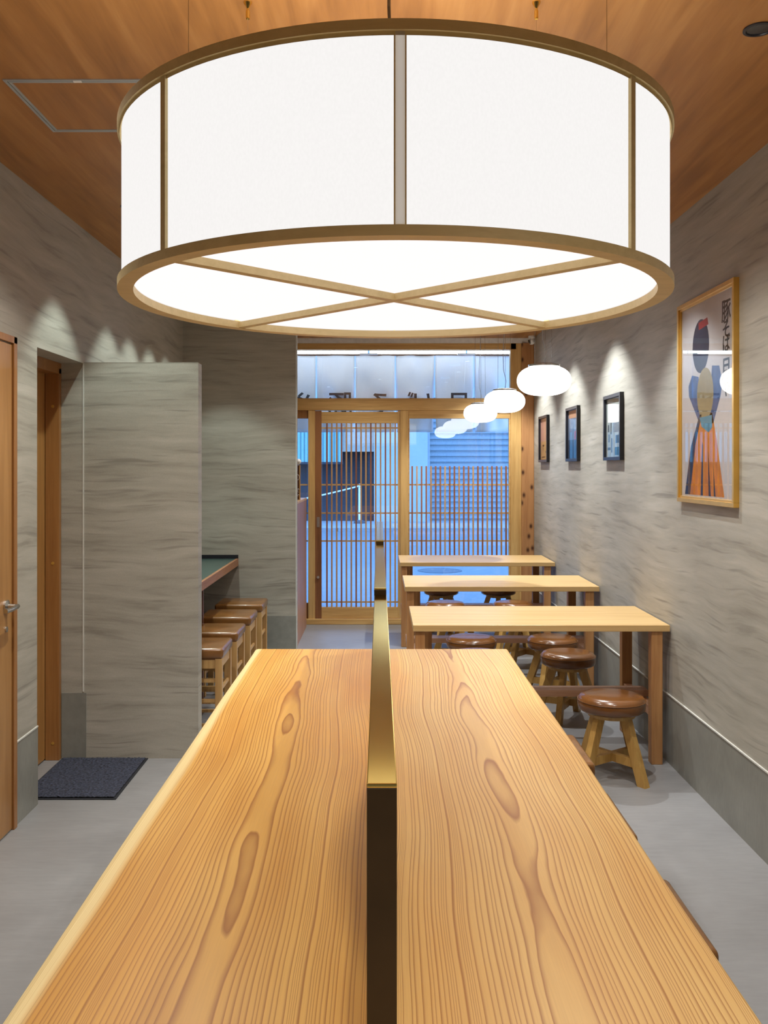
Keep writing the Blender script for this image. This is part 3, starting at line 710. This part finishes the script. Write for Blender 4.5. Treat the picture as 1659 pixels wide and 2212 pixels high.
shape([(0.43, 0.70), (0.445, 0.72), (0.44, 0.96), (0.40, 0.96)], 'navy', 1); shape([(0.53, 0.72), (0.545, 0.80), (0.58, 0.96), (0.54, 0.96)], 'navy', 1)
shape([(0.62, 0.80), (0.66, 0.96), (0.63, 0.96)], 'navy', 1)
shape(ell(0.40, 0.24, 0.15, 0.13), 'navy', 0); shape([(0.36, 0.125), (0.52, 0.115), (0.54, 0.15), (0.37, 0.16)], 'red', 2)
shape([(0.24, 0.37), (0.36, 0.385), (0.40, 0.50), (0.42, 0.60), (0.36, 0.60), (0.18, 0.47), (0.17, 0.42)], 'blue', 0)
shape([(0.60, 0.35), (0.72, 0.36), (0.77, 0.44), (0.74, 0.50), (0.62, 0.62), (0.50, 0.62), (0.56, 0.52)], 'blue', 0)
shape(ell(0.48, 0.475, 0.145, 0.125), 'tan', 1)
shape([(0.38, 0.585), (0.60, 0.58), (0.60, 0.64), (0.54, 0.66), (0.48, 0.645), (0.42, 0.63)], 'cyan', 2)
for kk, (ch, v) in enumerate((('豚', 0.13), ('そ', 0.21), ('ば', 0.275), ('月', 0.39), ('や', 0.475))):
    bm = text_mesh(ch, 0.105 if kk in (0, 3) else 0.085)
    # text plane -> wall facing -X : local x -> -Y, local y -> Z
    for q in bm.verts:
        a, b, dd = q.co.x, q.co.y, q.co.z
        q.co = Vector((XR-0.0084-dd, PY1-0.83*PW-a*1.05, PZ1-v*PH+b))
    part('lettering', bm, 'ink', pb)
def small_picture(yc, label, kind):
    r = thing('framed_picture', (XR, yc, 1.575), label, 'picture', 'small framed pictures on the right wall')
    a, b, z0, z1 = yc-0.215, yc+0.215, 1.575, 1.995
    part('frame', frame_bm(a, b, z0, z1, 0.022, 0.0, 0.026), 'black', r)
    p = part('print', B(XR-0.008, XR-0.001, a+0.02, b-0.02, z0+0.02, z1-0.02), {'news': 'news', 'blue': 'slate', 'pink': 'pink'}[kind], r)
    part('picture_glass', B(XR-0.0125, XR-0.0115, a+0.022, b-0.022, z0+0.022, z1-0.022), 'pglass', r)
    def blk(u0, u1, v0, v1, m): part('print_block', poly([(b-u*0.43, z1-v*0.42) for u, v in ((u0, v0), (u1, v0), (u1, v1), (u0, v1))], RW, 0.0081, 0.0084), m, p)
    if kind == 'news':
        blk(0.14, 0.22, 0.45, 0.56, 'gtext'); blk(0.30, 0.36, 0.42, 0.60, 'gtext'); blk(0.18, 0.24, 0.60, 0.72, 'gtext'); blk(0.34, 0.40, 0.66, 0.88, 'gtext')
        blk(0.60, 0.82, 0.62, 0.74, 'gtext'); blk(0.55, 0.88, 0.80, 0.92, 'counter'); blk(0.12, 0.30, 0.80, 0.84, 'gtext')
        for i in range(10): blk(0.46, 0.90, 0.38+i*0.02, 0.388+i*0.02, 'slate')
    elif kind == 'blue':
        blk(0.08, 0.92, 0.60, 0.95, 'navy'); blk(0.6, 0.72, 0.45, 0.62, 'red'); blk(0.1, 0.9, 0.06, 0.2, 'pink')  # slate and navy carry the window's bluish reflection as colour
    else:
        blk(0.08, 0.92, 0.55, 0.94, 'ochre'); blk(0.3, 0.5, 0.62, 0.66, 'gtext'); blk(0.6, 0.8, 0.76, 0.80, 'gtext'); blk(0.2, 0.6, 0.88, 0.90, 'gtext')
small_picture(5.925, 'black-framed newspaper page on the right wall, nearest of the three small frames', 'news')
small_picture(7.17, 'black-framed picture with the window reflection painted in dark blue, in the middle of the three small frames', 'blue')
small_picture(8.43, 'black-framed pinkish and ochre picture nearest the shop window', 'pink')

# ================================================================ CEILING FITTINGS
hx0, hx1, hy0, hy1 = -1.216, -0.75, 3.0, 3.466
ht = thing('ceiling_hatch', (-0.98, 3.23, CEIL), 'square ceiling access hatch with double aluminium frame, left of the drum lamp', 'hatch')
def sqring(x0, x1, y0, y1, w, z0, z1):
    return boxes([(x0, x1, y0, y0+w, z0, z1), (x0, x1, y1-w, y1, z0, z1), (x0, x0+w, y0+w, y1-w, z0, z1), (x1-w, x1, y0+w, y1-w, z0, z1)])
part('outer_frame', sqring(hx0, hx1, hy0, hy1, 0.010, CEIL-0.004, CEIL-0.0002), 'alu', ht)
part('inner_frame', sqring(hx0+0.013, hx1-0.013, hy0+0.013, hy1-0.013, 0.009, CEIL-0.004, CEIL-0.0002), 'alu', ht)
part('hatch_panel', B(hx0+0.022, hx1-0.022, hy0+0.022, hy1-0.022, CEIL-0.002, CEIL-0.0002), 'ceil', ht)
part('latch', B(-0.99, -0.965, hy0+0.004, hy0+0.016, CEIL-0.006, CEIL-0.003), 'plastic', ht)
def downlight(x, y, power, ang, blend, label, col=(1, 0.97, 0.90), tilt=0, group='recessed downlights'):
    r = thing('downlight', (x, y, CEIL), label, 'downlight', group)
    part('trim_ring', Lt([(0.044, CEIL-0.0005), (0.044, CEIL-0.004), (0.036, CEIL-0.005), (0.034, CEIL-0.0005)], (x, y, 0), 32, False), 'black', r, True)
    part('lens', Lt([(0.034, CEIL-0.002), (0.010, CEIL-0.0025)], (x, y, 0), 32), 'lens' if y < 3 else 'spotglow', r, True)
    if power:
        ld = bpy.data.lights.new('spot', 'SPOT'); ld.energy = power; ld.spot_size = math.radians(ang); ld.spot_blend = blend; ld.shadow_soft_size = 0.02; ld.color = col
        lo = bpy.data.objects.new('spot', ld); COL.objects.link(lo); lo.parent = r; lo.location = (0, 0, -0.012); lo.rotation_euler = (0, math.radians(tilt), 0)
    return r
downlight(1.083, 2.656, 70, 120, 1.0, 'dark round downlight in the ceiling at the upper right edge', group=None)
for x, y, p, nm in ((1.04, 5.93, 150, 'above the newspaper picture'), (1.04, 7.2, 140, 'above the bluish picture'), (1.04, 8.45, 130, 'above the pinkish picture'), (0.98, 4.45, 85, 'above the gold-framed poster')):
    downlight(x, y, p, 94, 0.45, 'small round downlight in the ceiling %s, behind the drum lamp' % nm, (0.93, 0.98, 1.0))
for k, y in enumerate((4.47, 5.33, 5.80, 6.30, 6.78)):
    downlight(-1.20, y, 40 if k == 0 else 34, 80, 0.35, 'small round downlight along the left wall, behind the drum lamp, %s of five' % ['nearest', 'second', 'middle', 'fourth', 'farthest'][k], (0.86, 1.0, 0.93))
for x, y, p, nm in ((-0.95, 2.35, 85, 'left of the drum lamp'), (-0.95, 0.7, 10, 'above the near left floor'), (0.95, 0.7, 60, 'above the near right floor'), (0.1, 0.2, 60, 'above the near end of the plank table'), (0.0, -1.0, 150, 'behind the near end of the plank table'),
                 (-0.80, 3.65, 115, 'over the doormat side of the plank table'), (0.75, 3.65, 105, 'over the far right corner of the plank table'),
                 (0.0, 4.9, 55, 'over the aisle behind the plank table'), (-0.30, 6.5, 60, 'over the aisle beside the square stools'), (-0.20, 8.2, 70, 'just inside the entrance door')):
    downlight(x, y, p, 125, 1.0, 'added unseen wide fill light in the ceiling %s' % nm)  # unseen fills added to brighten the room, table and lamp rims
# security camera
sc = thing('security_camera', (1.46, 8.95, CEIL), 'small white dome security camera on the ceiling in the far right corner', 'camera')
part('mount', Lt([(0.032, CEIL), (0.034, CEIL-0.02), (0.02, CEIL-0.03)], (1.455, 8.9, 0), 24), 'plastic', sc, True)
bd = part('ball', Lt([(max(0.001, 0.032*math.cos(t)), CEIL-0.052+0.032*math.sin(t)) for t in [-PI/2+PI*i/16 for i in range(17)]], (1.455, 8.9, 0), 24), 'plastic', sc, 'all')
part('lens', xf(Lt([(0.022, 0), (0.018, 0.008), (0.004, 0.012)], n=20), Matrix.Rotation(math.radians(-115), 4, 'Y') @ Matrix.Rotation(0, 4, 'Z'), (1.432, 8.885, CEIL-0.058)), 'lens', bd, True)
